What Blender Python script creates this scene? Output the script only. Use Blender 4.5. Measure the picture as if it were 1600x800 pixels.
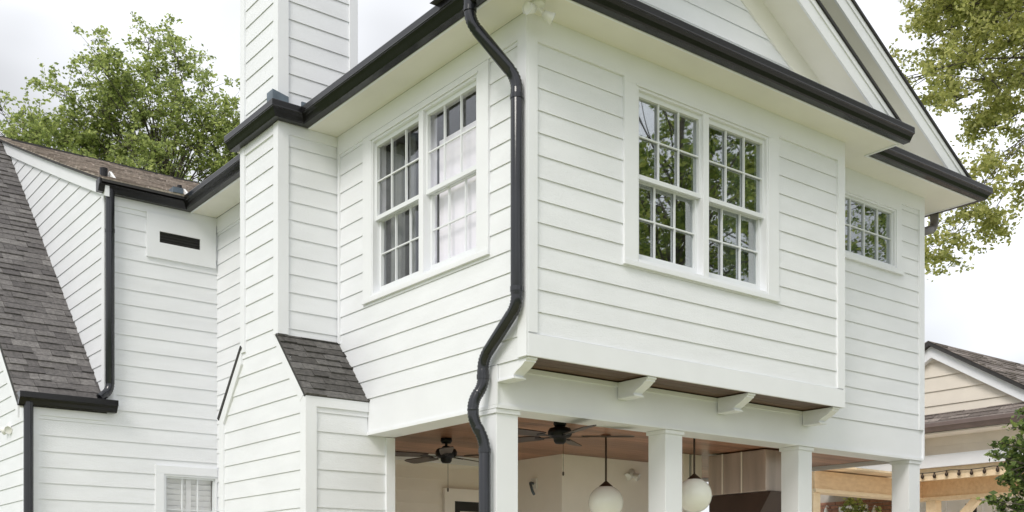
import bpy, bmesh, math, random
import numpy as np
from mathutils import Vector, Matrix

R = math.radians
S = bpy.context.scene
for o in list(bpy.data.objects):
    bpy.data.objects.remove(o)
C = S.collection

# ------------------------------------------------------------------ camera
cam_d = bpy.data.cameras.new('camera')
cam = bpy.data.objects.new('camera', cam_d)
C.objects.link(cam)
cam.location = (-5.239, -6.567, 1.6)
cam.rotation_euler = (R(90), 0, R(52.192 - 90))
cam_d.sensor_width = 36
cam_d.lens = 38.25
cam_d.shift_y = 515 / 1600
cam_d.clip_end = 2000
S.camera = cam
S.render.resolution_x, S.render.resolution_y = 1024, 512

# ------------------------------------------------------------------ sky, sun, exposure
SUN_EL, SUN_AZ = 42, 206          # elevation; direction the sun stands in, degrees counter-clockwise from +X
w = bpy.data.worlds.new('World')
S.world = w
w.use_nodes = True
nt = w.node_tree
nt.nodes.clear()
N = nt.nodes.new
out = N('ShaderNodeOutputWorld'); bg = N('ShaderNodeBackground')
sky = N('ShaderNodeTexSky'); sky.sky_type = 'NISHITA'; sky.sun_disc = False
sky.sun_elevation = R(SUN_EL); sky.sun_rotation = R(90 - SUN_AZ)
tc = N('ShaderNodeTexCoord')
mp = N('ShaderNodeMapping'); mp.inputs['Scale'].default_value = (1.6, 1.6, 3.2)
mp.inputs['Location'].default_value = (1.76, 1.93, -.09)
nz = N('ShaderNodeTexNoise'); nz.inputs['Scale'].default_value = 1.5; nz.inputs['Detail'].default_value = 3
nz.inputs['Roughness'].default_value = .55
rp = N('ShaderNodeValToRGB')
rp.color_ramp.elements[0].position = .30; rp.color_ramp.elements[0].color = (5.0, 5.0, 5.04, 1)
rp.color_ramp.elements[1].position = .60; rp.color_ramp.elements[1].color = (11.2, 11.4, 11.8, 1)
mx = N('ShaderNodeMix'); mx.data_type = 'RGBA'; mx.inputs['Factor'].default_value = .88
L = nt.links.new
L(tc.outputs['Generated'], mp.inputs['Vector']); L(mp.outputs['Vector'], nz.inputs['Vector'])
L(nz.outputs['Fac'], rp.inputs['Fac'])
L(sky.outputs['Color'], mx.inputs[6]); L(rp.outputs['Color'], mx.inputs[7])
L(mx.outputs[2], bg.inputs['Color']); bg.inputs['Strength'].default_value = .1
L(bg.outputs['Background'], out.inputs['Surface'])

sl = bpy.data.lights.new('sun', 'SUN'); sl.energy = 1.45; sl.angle = R(22); sl.color = (1, .95, .88)
so = bpy.data.objects.new('sun', sl); C.objects.link(so)
sd = Vector((math.cos(R(SUN_AZ)) * math.cos(R(SUN_EL)), math.sin(R(SUN_AZ)) * math.cos(R(SUN_EL)), math.sin(R(SUN_EL))))
so.rotation_euler = (-sd).to_track_quat('-Z', 'Y').to_euler()

S.view_settings.view_transform = 'Standard'
S.view_settings.look = 'None'
S.view_settings.exposure = 0.38
S.view_settings.gamma = 1
S.view_settings.use_curve_mapping = False
S.cycles.max_bounces = 14; S.cycles.diffuse_bounces = 8; S.cycles.transparent_max_bounces = 16

# ------------------------------------------------------------------ materials
def newmat(name):
    m = bpy.data.materials.new(name); m.use_nodes = True
    t = m.node_tree; t.nodes.clear()
    o = t.nodes.new('ShaderNodeOutputMaterial'); p = t.nodes.new('ShaderNodeBsdfPrincipled')
    t.links.new(p.outputs[0], o.inputs[0])
    return m, t, p, o

def mat(name, col, rough=.6, var=.06, scale=6., bump=0., bscale=60., metallic=0., stretch=(1, 1, 1), spec=.5, detail=5):
    """paint, metal, stone: base colour with a soft mottling and an optional fine bump"""
    m, t, p, o = newmat(name)
    n = t.nodes.new; l = t.links.new
    tcn = n('ShaderNodeTexCoord'); mpn = n('ShaderNodeMapping'); mpn.inputs['Scale'].default_value = stretch
    l(tcn.outputs['Object'], mpn.inputs['Vector'])
    nn = n('ShaderNodeTexNoise'); nn.inputs['Scale'].default_value = scale; nn.inputs['Detail'].default_value = detail
    l(mpn.outputs[0], nn.inputs['Vector'])
    r = n('ShaderNodeValToRGB')
    a = [max(0, c * (1 - var)) for c in col]; b = [min(1, c * (1 + var)) for c in col]
    r.color_ramp.elements[0].position = .3; r.color_ramp.elements[0].color = (*a, 1)
    r.color_ramp.elements[1].position = .7; r.color_ramp.elements[1].color = (*b, 1)
    l(nn.outputs['Fac'], r.inputs['Fac']); l(r.outputs['Color'], p.inputs['Base Color'])
    p.inputs['Roughness'].default_value = rough; p.inputs['Metallic'].default_value = metallic
    p.inputs['Specular IOR Level'].default_value = spec
    if bump:
        n2 = n('ShaderNodeTexNoise'); n2.inputs['Scale'].default_value = bscale; n2.inputs['Detail'].default_value = 4
        l(mpn.outputs[0], n2.inputs['Vector'])
        bp = n('ShaderNodeBump'); bp.inputs['Strength'].default_value = bump; bp.inputs['Distance'].default_value = .01
        l(n2.outputs['Fac'], bp.inputs['Height']); l(bp.outputs[0], p.inputs['Normal'])
    return m

def island_mat(name, stops, rough=.9, trans=0., bump=0.):
    """colour picked per separate piece (shingle tab, leaf) from a colour ramp"""
    m, t, p, o = newmat(name)
    n = t.nodes.new; l = t.links.new
    g = n('ShaderNodeNewGeometry'); r = n('ShaderNodeValToRGB')
    e = r.color_ramp.elements
    e[0].position = stops[0][0]; e[0].color = (*stops[0][1], 1)
    e[1].position = stops[-1][0]; e[1].color = (*stops[-1][1], 1)
    for pos, c in stops[1:-1]:
        k = e.new(pos); k.color = (*c, 1)
    l(g.outputs['Random Per Island'], r.inputs['Fac']); l(r.outputs['Color'], p.inputs['Base Color'])
    p.inputs['Roughness'].default_value = rough
    if bump:
        tcn = n('ShaderNodeTexCoord')
        n2 = n('ShaderNodeTexNoise'); n2.inputs['Scale'].default_value = 26; n2.inputs['Detail'].default_value = 9; n2.inputs['Roughness'].default_value = .7
        l(tcn.outputs['Object'], n2.inputs['Vector'])
        bp = n('ShaderNodeBump'); bp.inputs['Strength'].default_value = bump; bp.inputs['Distance'].default_value = .01
        l(n2.outputs['Fac'], bp.inputs['Height']); l(bp.outputs[0], p.inputs['Normal'])
        mm = n('ShaderNodeMix'); mm.data_type = 'RGBA'; mm.blend_type = 'MULTIPLY'; mm.inputs['Factor'].default_value = .8
        r2 = n('ShaderNodeValToRGB'); r2.color_ramp.elements[0].position = .35; r2.color_ramp.elements[0].color = (.5, .5, .5, 1)
        r2.color_ramp.elements[1].position = .65; r2.color_ramp.elements[1].color = (1.35, 1.33, 1.3, 1)
        l(n2.outputs['Fac'], r2.inputs['Fac']); l(r.outputs['Color'], mm.inputs[6]); l(r2.outputs['Color'], mm.inputs[7])
        l(mm.outputs[2], p.inputs['Base Color'])
    if trans:
        tr = n('ShaderNodeBsdfTranslucent'); l(r.outputs['Color'], tr.inputs['Color'])
        ms = n('ShaderNodeMixShader'); ms.inputs['Fac'].default_value = trans
        l(p.outputs[0], ms.inputs[1]); l(tr.outputs[0], ms.inputs[2]); l(ms.outputs[0], o.inputs[0])
    return m

def wood_mat(name, c1, c2, board=.0, axis='X', rough=.5, grain=(1, 14, 14)):
    m, t, p, o = newmat(name)
    n = t.nodes.new; l = t.links.new
    tcn = n('ShaderNodeTexCoord'); mpn = n('ShaderNodeMapping'); mpn.inputs['Scale'].default_value = grain
    l(tcn.outputs['Object'], mpn.inputs['Vector'])
    nn = n('ShaderNodeTexNoise'); nn.inputs['Scale'].default_value = 2.2; nn.inputs['Detail'].default_value = 7
    l(mpn.outputs[0], nn.inputs['Vector'])
    r = n('ShaderNodeValToRGB')
    r.color_ramp.elements[0].position = .3; r.color_ramp.elements[0].color = (*c1, 1)
    r.color_ramp.elements[1].position = .72; r.color_ramp.elements[1].color = (*c2, 1)
    l(nn.outputs['Fac'], r.inputs['Fac'])
    p.inputs['Roughness'].default_value = rough
    g = n('ShaderNodeNewGeometry'); hs = n('ShaderNodeHueSaturation')
    mr = n('ShaderNodeMapRange'); mr.inputs['To Min'].default_value = .7; mr.inputs['To Max'].default_value = 1.25
    l(g.outputs['Random Per Island'], mr.inputs['Value']); l(mr.outputs[0], hs.inputs['Value'])
    l(r.outputs['Color'], hs.inputs['Color']); l(hs.outputs['Color'], p.inputs['Base Color'])
    return m

def glass_mat(name, tint, refl):
    m, t, p, o = newmat(name)
    t.nodes.remove(p)
    n = t.nodes.new; l = t.links.new
    tr = n('ShaderNodeBsdfTransparent'); tr.inputs['Color'].default_value = (*tint, 1)
    gl = n('ShaderNodeBsdfGlossy'); gl.inputs['Roughness'].default_value = .015; gl.inputs['Color'].default_value = (.95, .97, 1, 1)
    fr = n('ShaderNodeLayerWeight'); fr.inputs['Blend'].default_value = .5
    pw = n('ShaderNodeMath'); pw.operation = 'POWER'; pw.inputs[1].default_value = 5; l(fr.outputs['Facing'], pw.inputs[0])
    ad = n('ShaderNodeMath'); ad.operation = 'MULTIPLY_ADD'; ad.use_clamp = True; ad.inputs[1].default_value = 1 - refl; ad.inputs[2].default_value = refl
    l(pw.outputs[0], ad.inputs[0])
    # slightly wavy panes
    tcn = n('ShaderNodeTexCoord'); nn = n('ShaderNodeTexNoise'); nn.inputs['Scale'].default_value = 2.5; nn.inputs['Detail'].default_value = 1
    l(tcn.outputs['Object'], nn.inputs['Vector'])
    bp = n('ShaderNodeBump'); bp.inputs['Strength'].default_value = .05; bp.inputs['Distance'].default_value = .02
    l(nn.outputs['Fac'], bp.inputs['Height']); l(bp.outputs[0], gl.inputs['Normal'])
    ms = n('ShaderNodeMixShader'); l(ad.outputs[0], ms.inputs['Fac']); l(tr.outputs[0], ms.inputs[1]); l(gl.outputs[0], ms.inputs[2])
    l(ms.outputs[0], o.inputs[0])
    return m

M = {}
M['siding'] = mat('white_siding_paint', (.795, .808, .84), .5, .035, 1.8, .3, 45, stretch=(1, 1, 4))
M['trim'] = mat('white_trim_paint', (.80, .812, .845), .45, .02, 3, .06, 60)
M['vinyl'] = mat('white_window_vinyl', (.77, .79, .815), .35, .015, 4)
M['soffit'] = mat('white_soffit_panel', (.78, .765, .70), .6, .025, 3, .05, 80)
M['gutter'] = mat('black_gutter_metal', (.007, .0065, .007), .24, .25, 5, .04, 14, spec=.38)
M['pipe'] = mat('slate_black_pipe_metal', (.011, .012, .016), .2, .25, 4, .03, 25, spec=.6)
M['flash'] = mat('grey_flashing_metal', (.12, .15, .18), .4, .2, 8, metallic=.5)
M['shingle'] = island_mat('charcoal_shingles', [(0, (.095, .088, .088)), (.35, (.125, .117, .115)), (.75, (.15, .141, .138)), (1, (.20, .19, .185))], .95, bump=.6)
M['shingle_dark'] = island_mat('dark_shingles', [(0, (.07, .066, .062)), (.5, (.10, .095, .09)), (1, (.135, .13, .125))], .95, bump=.6)
M['shingle_brown'] = island_mat('brown_shingles', [(0, (.26, .22, .19)), (.5, (.38, .33, .29)), (1, (.50, .44, .39))], .95, bump=.6)
M['shingle_neighbor'] = island_mat('brown_grey_shingles', [(0, (.15, .125, .115)), (.5, (.22, .19, .175)), (1, (.30, .26, .24))], .95, bump=.6)
M['roof_edge'] = mat('roof_edge_dark', (.035, .033, .033), .8, .2, 8)
M['wood_ceiling'] = wood_mat('stained_ceiling_boards', (.20, .09, .05), (.40, .20, .12), grain=(1.5, 22, 22), rough=.4)
M['wood_dark'] = wood_mat('dark_stained_boards', (.07, .035, .02), (.14, .075, .045), grain=(1.5, 22, 22))
M['timber'] = wood_mat('honey_timber', (.66, .45, .26), (.80, .58, .36), grain=(3, 9, 9))
M['timber_pale'] = wood_mat('pale_timber', (.80, .62, .40), (.88, .71, .50), grain=(3, 9, 9))  # paler copy of the honey timber, its lit look put into the colour
M['cream'] = mat('cream_wall_paint', (.86, .79, .71), .6, .03, 3, .05, 50)
M['cream_shade'] = mat('cream_block_paint', (.87, .82, .76), .6, .03, 3, .05, 50)
M['fan'] = mat('black_fan_metal', (.005, .005, .0055), .4, .2, 8, spec=.25)
M['blade'] = wood_mat('dark_fan_blade', (.03, .018, .014), (.055, .035, .028), grain=(2, 20, 20), rough=.4)
M['globe'] = mat('milk_glass', (.90, .89, .83), .18, .03, 4)
M['bronze'] = mat('bronze_rod', (.06, .04, .028), .4, .15, 8, metallic=.6)
M['lampwhite'] = mat('white_fixture_plastic', (.78, .78, .76), .4, .03, 9)
M['lens'] = mat('dark_lens', (.05, .05, .05), .15, .1, 9)
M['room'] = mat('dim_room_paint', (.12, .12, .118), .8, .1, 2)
M['curtain'] = mat('grey_green_curtain', (.25, .27, .26), .85, .08, 6, stretch=(6, 6, .5))
M['shutter'] = mat('white_shutter_paint', (.85, .86, .83), .5, .03, 5)
M['glass'] = glass_mat('window_glass', (.80, .84, .82), .33)
M['glass_clear'] = glass_mat('clear_window_glass', (.975, .97, .98), .05)
M['blind'] = mat('white_roller_blind', (.92, .91, .94), .7, .02, 4, stretch=(12, 1, 1))
M['dark'] = mat('dark_void_paint', (.02, .019, .018), .7, .1, 5)
M['mauve'] = mat('mauve_grey_panel', (.52, .43, .39), .32, .22, 2.6, stretch=(3, 3, .3), metallic=.35)
M['brown'] = mat('dark_brown_paint', (.055, .028, .02), .5, .15, 3)
M['tan'] = mat('tan_siding_paint', (.72, .66, .58), .6, .05, 3, .1, 40)
M['brick'] = mat('red_brick', (.30, .15, .10), .85, .2, 18, .3, 40)
M['yard'] = mat('bounce_gravel', (.36, .36, .19), .95, .18, 30, .5, 60)  # yellow tint picked so the ground bounces warm light onto the soffits
M['lawn'] = mat('mown_grass', (.12, .17, .05), .95, .35, 12, .5, 60)
M['slab'] = mat('pale_porch_slab', (.82, .78, .72), .7, .06, 5)  # unseen floor, kept very pale to bounce light into the porch
M['bark'] = mat('grey_bark', (.10, .085, .07), .95, .3, 14, .6, 30)
M['leaf_light'] = island_mat('light_green_leaves', [(0, (.17, .22, .08)), (.3, (.32, .39, .13)), (.65, (.48, .56, .18)), (1, (.64, .69, .25))], .5, .6)
M['leaf_oak'] = island_mat('oak_leaves', [(0, (.24, .26, .08)), (.4, (.46, .48, .15)), (.7, (.60, .60, .21)), (1, (.70, .67, .30))], .5, .58)
M['leaf_dark'] = island_mat('deep_green_leaves', [(0, (.05, .085, .025)), (.5, (.13, .20, .05)), (1, (.30, .37, .10))], .5, .4)
M['leaf_back'] = island_mat('mixed_green_leaves', [(0, (.09, .13, .04)), (.3, (.18, .25, .06)), (.65, (.32, .40, .09)), (1, (.52, .55, .15))], .5, .55)

# ------------------------------------------------------------------ mesh helpers
class MB:
    def __init__(self): self.v = []; self.f = []; self.smooth = []
    def add(self, verts, faces, smooth=False):
        k = len(self.v); self.v += [tuple(p) for p in verts]
        for q in faces: self.f.append([i + k for i in q]); self.smooth.append(smooth)
        return self
    def box(self, a, b):
        x0, y0, z0 = [min(p, q) for p, q in zip(a, b)]; x1, y1, z1 = [max(p, q) for p, q in zip(a, b)]
        return self.add([(x0, y0, z0), (x1, y0, z0), (x1, y1, z0), (x0, y1, z0), (x0, y0, z1), (x1, y0, z1), (x1, y1, z1), (x0, y1, z1)],
                        [(0, 3, 2, 1), (4, 5, 6, 7), (0, 1, 5, 4), (1, 2, 6, 5), (2, 3, 7, 6), (3, 0, 4, 7)])
    def prism(self, pts, ext):
        n = len(pts); e = Vector(ext); p = [Vector(q) for q in pts]
        return self.add(p + [q + e for q in p], [tuple(range(n))[::-1], tuple(range(n, 2 * n))] + [(i, (i + 1) % n, n + (i + 1) % n, n + i) for i in range(n)])
    def beam(self, a, b, wd, ht, up=(0, 0, 1)):
        a = Vector(a); b = Vector(b); d = (b - a).normalized(); u = Vector(up)
        s = d.cross(u).normalized(); u = s.cross(d).normalized()
        q = [a + s * x * wd / 2 + u * z * ht / 2 for x, z in ((-1, -1), (1, -1), (1, 1), (-1, 1))]
        return self.prism(q, b - a)
    def tube(self, path, rad, seg=12, fillet=0, sm=True, cap=True, crimp=0.):
        P = [Vector(p) for p in path]
        if fillet:
            Q = [P[0]]; W = [1.]; nf = 13 if crimp else 6
            for i in range(1, len(P) - 1):
                a = (P[i - 1] - P[i]); b = (P[i + 1] - P[i]); r = min(fillet, a.length * .48, b.length * .48)
                s = P[i] + a.normalized() * r; e = P[i] + b.normalized() * r
                for k in range(nf):
                    t = k / (nf - 1); Q.append(s * (1 - t) ** 2 + P[i] * 2 * t * (1 - t) + e * t * t); W.append(1 + crimp * (k % 2) * (0 < k < nf - 1))
            Q.append(P[-1]); W.append(1.); P = Q
        n = len(P); rr = rad if hasattr(rad, '__len__') else [rad * (W[i] if fillet else 1) for i in range(n)]
        d0 = (P[1] - P[0]).normalized(); u = Vector((0, 0, 1)) if abs(d0.z) < .9 else Vector((1, 0, 0))
        s = d0.cross(u).normalized(); vs = []; fs = []
        for i, p in enumerate(P):
            d = (P[min(i + 1, n - 1)] - P[max(i - 1, 0)]).normalized()
            s = (s - d * s.dot(d)).normalized(); t = d.cross(s)
            for k in range(seg):
                a = 2 * math.pi * k / seg; vs.append(p + (s * math.cos(a) + t * math.sin(a)) * rr[i])
        for i in range(n - 1):
            for k in range(seg):
                fs.append((i * seg + k, i * seg + (k + 1) % seg, (i + 1) * seg + (k + 1) % seg, (i + 1) * seg + k))
        self.add(vs, fs, sm)
        if cap:
            self.add(vs[:seg], [tuple(range(seg))[::-1]]); self.add(vs[-seg:], [tuple(range(seg))])
        return self
    def lathe(self, prof, c=(0, 0, 0), seg=24, M4=None):
        vs = []; fs = []; c = Vector(c)
        for r, z in prof:
            for k in range(seg):
                a = 2 * math.pi * k / seg; p = Vector((r * math.cos(a), r * math.sin(a), z))
                vs.append((M4 @ p if M4 else p) + c)
        for i in range(len(prof) - 1):
            for k in range(seg):
                fs.append((i * seg + k, i * seg + (k + 1) % seg, (i + 1) * seg + (k + 1) % seg, (i + 1) * seg + k))
        return self.add(vs, fs, True)
    def build(self, name, m, parent=None, loc=None, rz=0, bevel=0):
        me = bpy.data.meshes.new(name); me.from_pydata(self.v, [], self.f); me.update()
        bm = bmesh.new(); bm.from_mesh(me); bmesh.ops.recalc_face_normals(bm, faces=bm.faces[:]); bm.to_mesh(me); bm.free()
        me.polygons.foreach_set('use_smooth', self.smooth)
        me.materials.append(m)
        o = bpy.data.objects.new(name, me); C.objects.link(o)
        if parent: o.parent = parent
        if loc is not None: o.location = loc
        o.rotation_euler[2] = rz
        if bevel:
            b = o.modifiers.new('bevel', 'BEVEL'); b.width = bevel; b.segments = 2; b.limit_method = 'ANGLE'
        return o

def thing(name, label, cat, loc=(0, 0, 0), rz=0, group=None):
    o = bpy.data.objects.new(name, None); C.objects.link(o); o.location = loc; o.rotation_euler[2] = rz
    o['label'] = label; o['category'] = cat
    if group: o['group'] = group
    return o
def tag(o, label, cat, group=None):
    o['label'] = label; o['category'] = cat
    if group: o['group'] = group
    return o

def copy_tree(o, parent=None):
    c = o.copy(); C.objects.link(c); c.parent = parent
    for ch in list(o.children):
        copy_tree(ch, c)
    return c

EXP = .1745
def siding(mb, P, poly, holes=(), base=0., exp=EXP, lip=.0095, th=.0055, gr=.03):
    """lap boards on a convex polygon (u,z); P(u, out, z) -> point; holes are (u0,u1,z0,z1)"""
    zs = {round(z, 5) for _, z in poly}
    z0, z1 = min(zs), max(zs)
    k = math.ceil((z0 - base) / exp - 1e-6)
    lines = []
    while base + k * exp < z1 - 1e-4:
        lines.append(round(base + k * exp, 5)); k += 1
    zs |= set(lines)
    for h in holes: zs |= {round(h[2], 5), round(h[3], 5)}
    zs = sorted(z for z in zs if z0 - 1e-6 <= z <= z1 + 1e-6)
    def span(z):
        us = []
        n = len(poly)
        for i in range(n):
            (ua, za), (ub, zb) = poly[i], poly[(i + 1) % n]
            if abs(za - zb) < 1e-9:
                if abs(za - z) < 1e-6: us += [ua, ub]
            elif min(za, zb) - 1e-7 <= z <= max(za, zb) + 1e-7:
                us.append(ua + (ub - ua) * (z - za) / (zb - za))
        return min(us), max(us)
    for za, zb in zip(zs[:-1], zs[1:]):
        if zb - za < 1e-4: continue
        zm = (za + zb) / 2
        frac = ((zm - base) / exp) % 1; cb = zm - frac * exp
        da = lip * (1 - (za - cb) / exp) + .001; db = lip * (1 - (zb - cb) / exp) + .001
        la, ra = span(za); lb, rb = span(zb)
        cuts = sorted((h[0], h[1]) for h in holes if h[2] < zm < h[3])
        segs = []; l = (la, lb)
        for h0, h1 in cuts:
            segs.append((l, (h0, h0))); l = (h1, h1)
        segs.append((l, (ra, rb)))
        isline = any(abs(za - q) < 1e-4 for q in lines)
        for (a0, b0), (a1, b1) in segs:
            if a1 - a0 < 1e-4 and b1 - b0 < 1e-4: continue
            mb.add([P(a0, da, za), P(a1, da, za), P(b1, db, zb), P(b0, db, zb)], [(0, 1, 2, 3)])
            if isline:
                i = lip - th
                g = min(gr, zb - za)
                mb.add([P(a0, da, za), P(a1, da, za), P(a1, i, za), P(a0, i, za), P(a1, i, za + g), P(a0, i, za + g), P(a1, 0, za + g), P(a0, 0, za + g), P(a1, 0, za - .002), P(a0, 0, za - .002)],
                       [(0, 1, 2, 3), (3, 2, 4, 5), (5, 4, 6, 7), (7, 6, 8, 9)])
    return mb

def shingles(mb, o, u, s, n, wid, length, exp=.145, tab=.2, seed=1, th=.012):
    """rows of separate thin tabs laid up a slope from the eave corner o"""
    rnd = random.Random(seed); o = Vector(o); u = Vector(u).normalized(); s = Vector(s).normalized(); n = Vector(n).normalized()
    rows = int(math.ceil(length / exp))
    for i in range(rows):
        a = i * exp; b = min(length, a + exp + .01); x = -rnd.random() * tab
        while x < wid:
            wt = tab * rnd.uniform(.55, 1.6); x0 = max(0, x); x1 = min(wid, x + wt); x += wt
            if x1 - x0 < .004: continue
            t = th * rnd.choice((.7, .8, 1.0, 1.7, 1.9)); d = rnd.uniform(-.006, .006) if i else 0
            p = [o + u * (x0 + .0015) + s * (a + d), o + u * (x1 - .0015) + s * (a + d), o + u * (x1 - .0015) + s * b, o + u * (x0 + .0015) + s * b]
            mb.add(p + [p[0] + n * t, p[1] + n * t, p[2] + n * .002, p[3] + n * .002], [(0, 1, 5, 4), (4, 5, 6, 7), (0, 4, 7, 3), (1, 2, 6, 5)])
    return mb

GUT = [(0, 0), (.070, 0), (.080, .012), (.098, .044), (.116, .066), (.126, .069), (.130, .073), (.128, .080), (.128, .128), (.124, .135), (.112, .135), (.110, .122), (.070, .02), (.008, .02), (.008, .13), (0, .13)]
def gutter(mb, path, z, side=1, prof=GUT):
    """K-style trough swept along a plan polyline with mitred corners; side=+1 puts the front to the right of travel"""
    P = [Vector(p) for p in path]; n = len(P); dirs = [(P[i + 1] - P[i]).normalized() for i in range(n - 1)]
    nor = [Vector((d.y, -d.x)) * side for d in dirs]
    rings = []
    for i in range(n):
        if i == 0: m = nor[0]
        elif i == n - 1: m = nor[-1]
        else:
            m = nor[i - 1] + nor[i]; m = m / (m.dot(nor[i]))
        rings.append([(P[i].x + m.x * a, P[i].y + m.y * a, z + b) for a, b in prof])
    k = len(prof); vs = [p for r in rings for p in r]
    fs = [(i * k + j, i * k + (j + 1) % k, (i + 1) * k + (j + 1) % k, (i + 1) * k + j) for i in range(n - 1) for j in range(k)]
    mb.add(vs, fs)
    hull = [0, 1, 2, 3, 4, 5, 6, 7, 8, 9, 15]
    for r, fl in ((rings[0], 1), (rings[-1], -1)):      # end caps
        mb.add([r[j] for j in hull], [tuple(range(len(hull)))[::fl]])
    return mb

# ------------------------------------------------------------------ ground
g = MB().box((-600, -600, -.3), (600, 600, -.012)).build('lawn', M['lawn']); g['kind'] = 'structure'
g = MB().box((-14, -16, -.2), (7.0, 6.5, -.004)).build('bounce_yard', M['yard']); g['kind'] = 'structure'  # unseen ground, laid as a warm reflector for the soffits

g = MB().box((7.0, -8, -.2), (24, 10, -.002)).build('bounce_patio', M['slab']); g['kind'] = 'structure'  # unseen paving added to throw light onto the neighbour's timbers

# ================================================================== HOUSE
house = thing('house', 'white lap sided two storey house with black gutters and an open porch below', 'house')
D = .38          # main front wall, behind the jettied bay
ZS = 6.02        # soffit
BX = 4.02        # bay right end
HX = 6.07        # house right end
YA = 5.978       # rear wing wall
PL = lambda u, d, z: (-d, u, z)             # left wall, plane x = 0
def PX(x0): return lambda u, d, z: (x0 - d, u, z)
def PY(y0): return lambda u, d, z: (u, y0 - d, z)

# --- walls
WL0, WL1, WZ0, WZ1 = .60, 2.33, 4.30, 5.80      # left window hole
mb = MB()
siding(mb, PX(0), [(.0, 3.366), (YA, 3.366), (YA, 5.84), (.0, 5.84)], [(.60, 2.33, 4.29, 5.84)], 3.366)
siding(mb, PX(0), [(3.4, 0), (YA, 0), (YA, 3.366), (3.4, 3.366)], (), 3.366 - 19 * EXP)
left_wall = mb.build('side_wall', M['siding'], house)
mb = MB().box((-.024, -.024, 3.372), (.0, .085, 5.84)).box((-.024, .42, 5.84), (0, 2.965, ZS)).box((-.024, -.024, 5.84), (0, .42, ZS)).box((-.020, 3.815, 5.84), (0, YA - .02, ZS))
mb.box((-.022, 2.93, 3.98), (0, 2.965, 5.84))
mb.build('corner_trim', M['trim'], left_wall)

mb = MB()
siding(mb, PY(0), [(0, 3.555), (BX, 3.555), (BX, 5.82), (0, 5.82)], [(1.17, 2.86, 4.30, 5.82)], 3.555)
bay = mb.build('bay_wall', M['siding'], house)
mb = MB().box((0, -.026, 3.56), (.088, 0, 5.82)).box((BX - .09, -.026, 3.56), (BX, 0, 5.82)).box((0, -.026, 5.82), (BX, 0, ZS))
mb.box((0, -.026, 3.374), (BX, 0, 3.549)).box((BX, -.026, 3.374), (BX + .024, D, ZS))
mb.build('bay_trim', M['trim'], bay)
mb = MB()
for i in range(3):      # boarded underside of the bay
    mb.box((.02, .015 + i * .12, 3.382), (BX - .01, .13 + i * .12, 3.40))
mb.build('bay_underside', M['wood_dark'], bay)

mb = MB()
siding(mb, PY(D), [(BX + .03, 3.366), (HX, 3.366), (HX, 5.86), (BX + .03, 5.86)], [(4.45, 5.53, 5.12, 5.77)], 3.366)
rec = mb.build('front_wall', M['siding'], house)
mb = MB().box((HX - .075, D - .026, 3.37), (HX, D, 5.86)).box((BX + .025, D - .026, 5.86), (HX, D, ZS)).box((HX, D - .026, 3.03), (HX + .02, 8, ZS)) 
mb.build('front_trim', M['trim'], rec)

# --- porch beam, columns, ceiling, floor
mb = MB().box((0, D, 3.03), (HX, D + .26, 3.365)).box((0, D + .26, 3.03), (.26, 2.408, 3.365))
beam = mb.build('porch_beam', M['trim'], house)
mb = MB().box((-.012, D - .014, 3.022), (HX + .01, D + .274, 3.05)).box((-.012, D + .274, 3.022), (.274, 2.405, 3.05))
mb.box((-.014, D - .016, 3.05), (0, D + .10, 3.36)).box((.0, D - .012, 3.335), (BX, D, 3.372))
mb.build('beam_moulding', M['trim'], beam)
def column(x0):
    o = MB().box((-.11, -.11, 0), (.11, .11, 2.985)).build('porch_column', M['trim'], house, (x0, D + .125, 0), bevel=.004)
    MB().box((-.124, -.124, 2.985), (.124, .124, 3.02)).build('capital', M['trim'], o)
    MB().box((-.135, -.135, 0), (.135, .135, .2)).build('plinth', M['trim'], o)
    return o
for x0 in (.115, 2.04, 3.965, 5.95): column(x0)
mb = MB(); y = D + .275
while y < 3.9:
    mb.box((.275, y + .003, 3.08), (HX - .02, min(y + .12, 3.9), 3.10)); y += .12
mb.build('porch_ceiling', M['wood_ceiling'], house)
MB().box((-.1, .2, 0), (HX + .1, 3.9, .14)).build('porch_floor', M['slab'], house)
mb = MB()
siding(mb, PY(3.72), [(.1, .14), (2.69, .14), (2.69, 3.08), (.1, 3.08)], [(1.87, 2.55, .14, 2.57)], .14, exp=.14, lip=.012, gr=.02)
pw = mb.build('porch_back_wall', M['cream'], house)
MB().box((.25, 3.66, 2.99), (2.69, 3.70, 3.079)).build('crown_trim', M['trim'], pw)
MB().box((1.73, 3.66, .14), (1.87, 3.71, 2.57)).box((2.55, 3.66, .14), (2.688, 3.71, 2.57)).box((1.73, 3.66, 2.57), (2.688, 3.71, 2.71)).build('door_casing', M['cream_shade'], pw)
dr = MB().box((1.87, 3.70, .14), (1.97, 3.74, 2.57)).box((2.45, 3.70, .14), (2.55, 3.74, 2.57)).box((1.97, 3.70, 2.46), (2.45, 3.74, 2.57)).box((1.97, 3.70, .14), (2.45, 3.74, .4)).build('door', M['dark'], house)
MB().box((1.97, 3.735, .4), (2.45, 3.745, 2.46)).build('pane', M['cream'], dr)
mb = MB().box((2.69, 2.74, .14), (4.75, 3.9, 3.078))
mb.build('porch_block_wall', M['cream_shade'], house)

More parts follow.
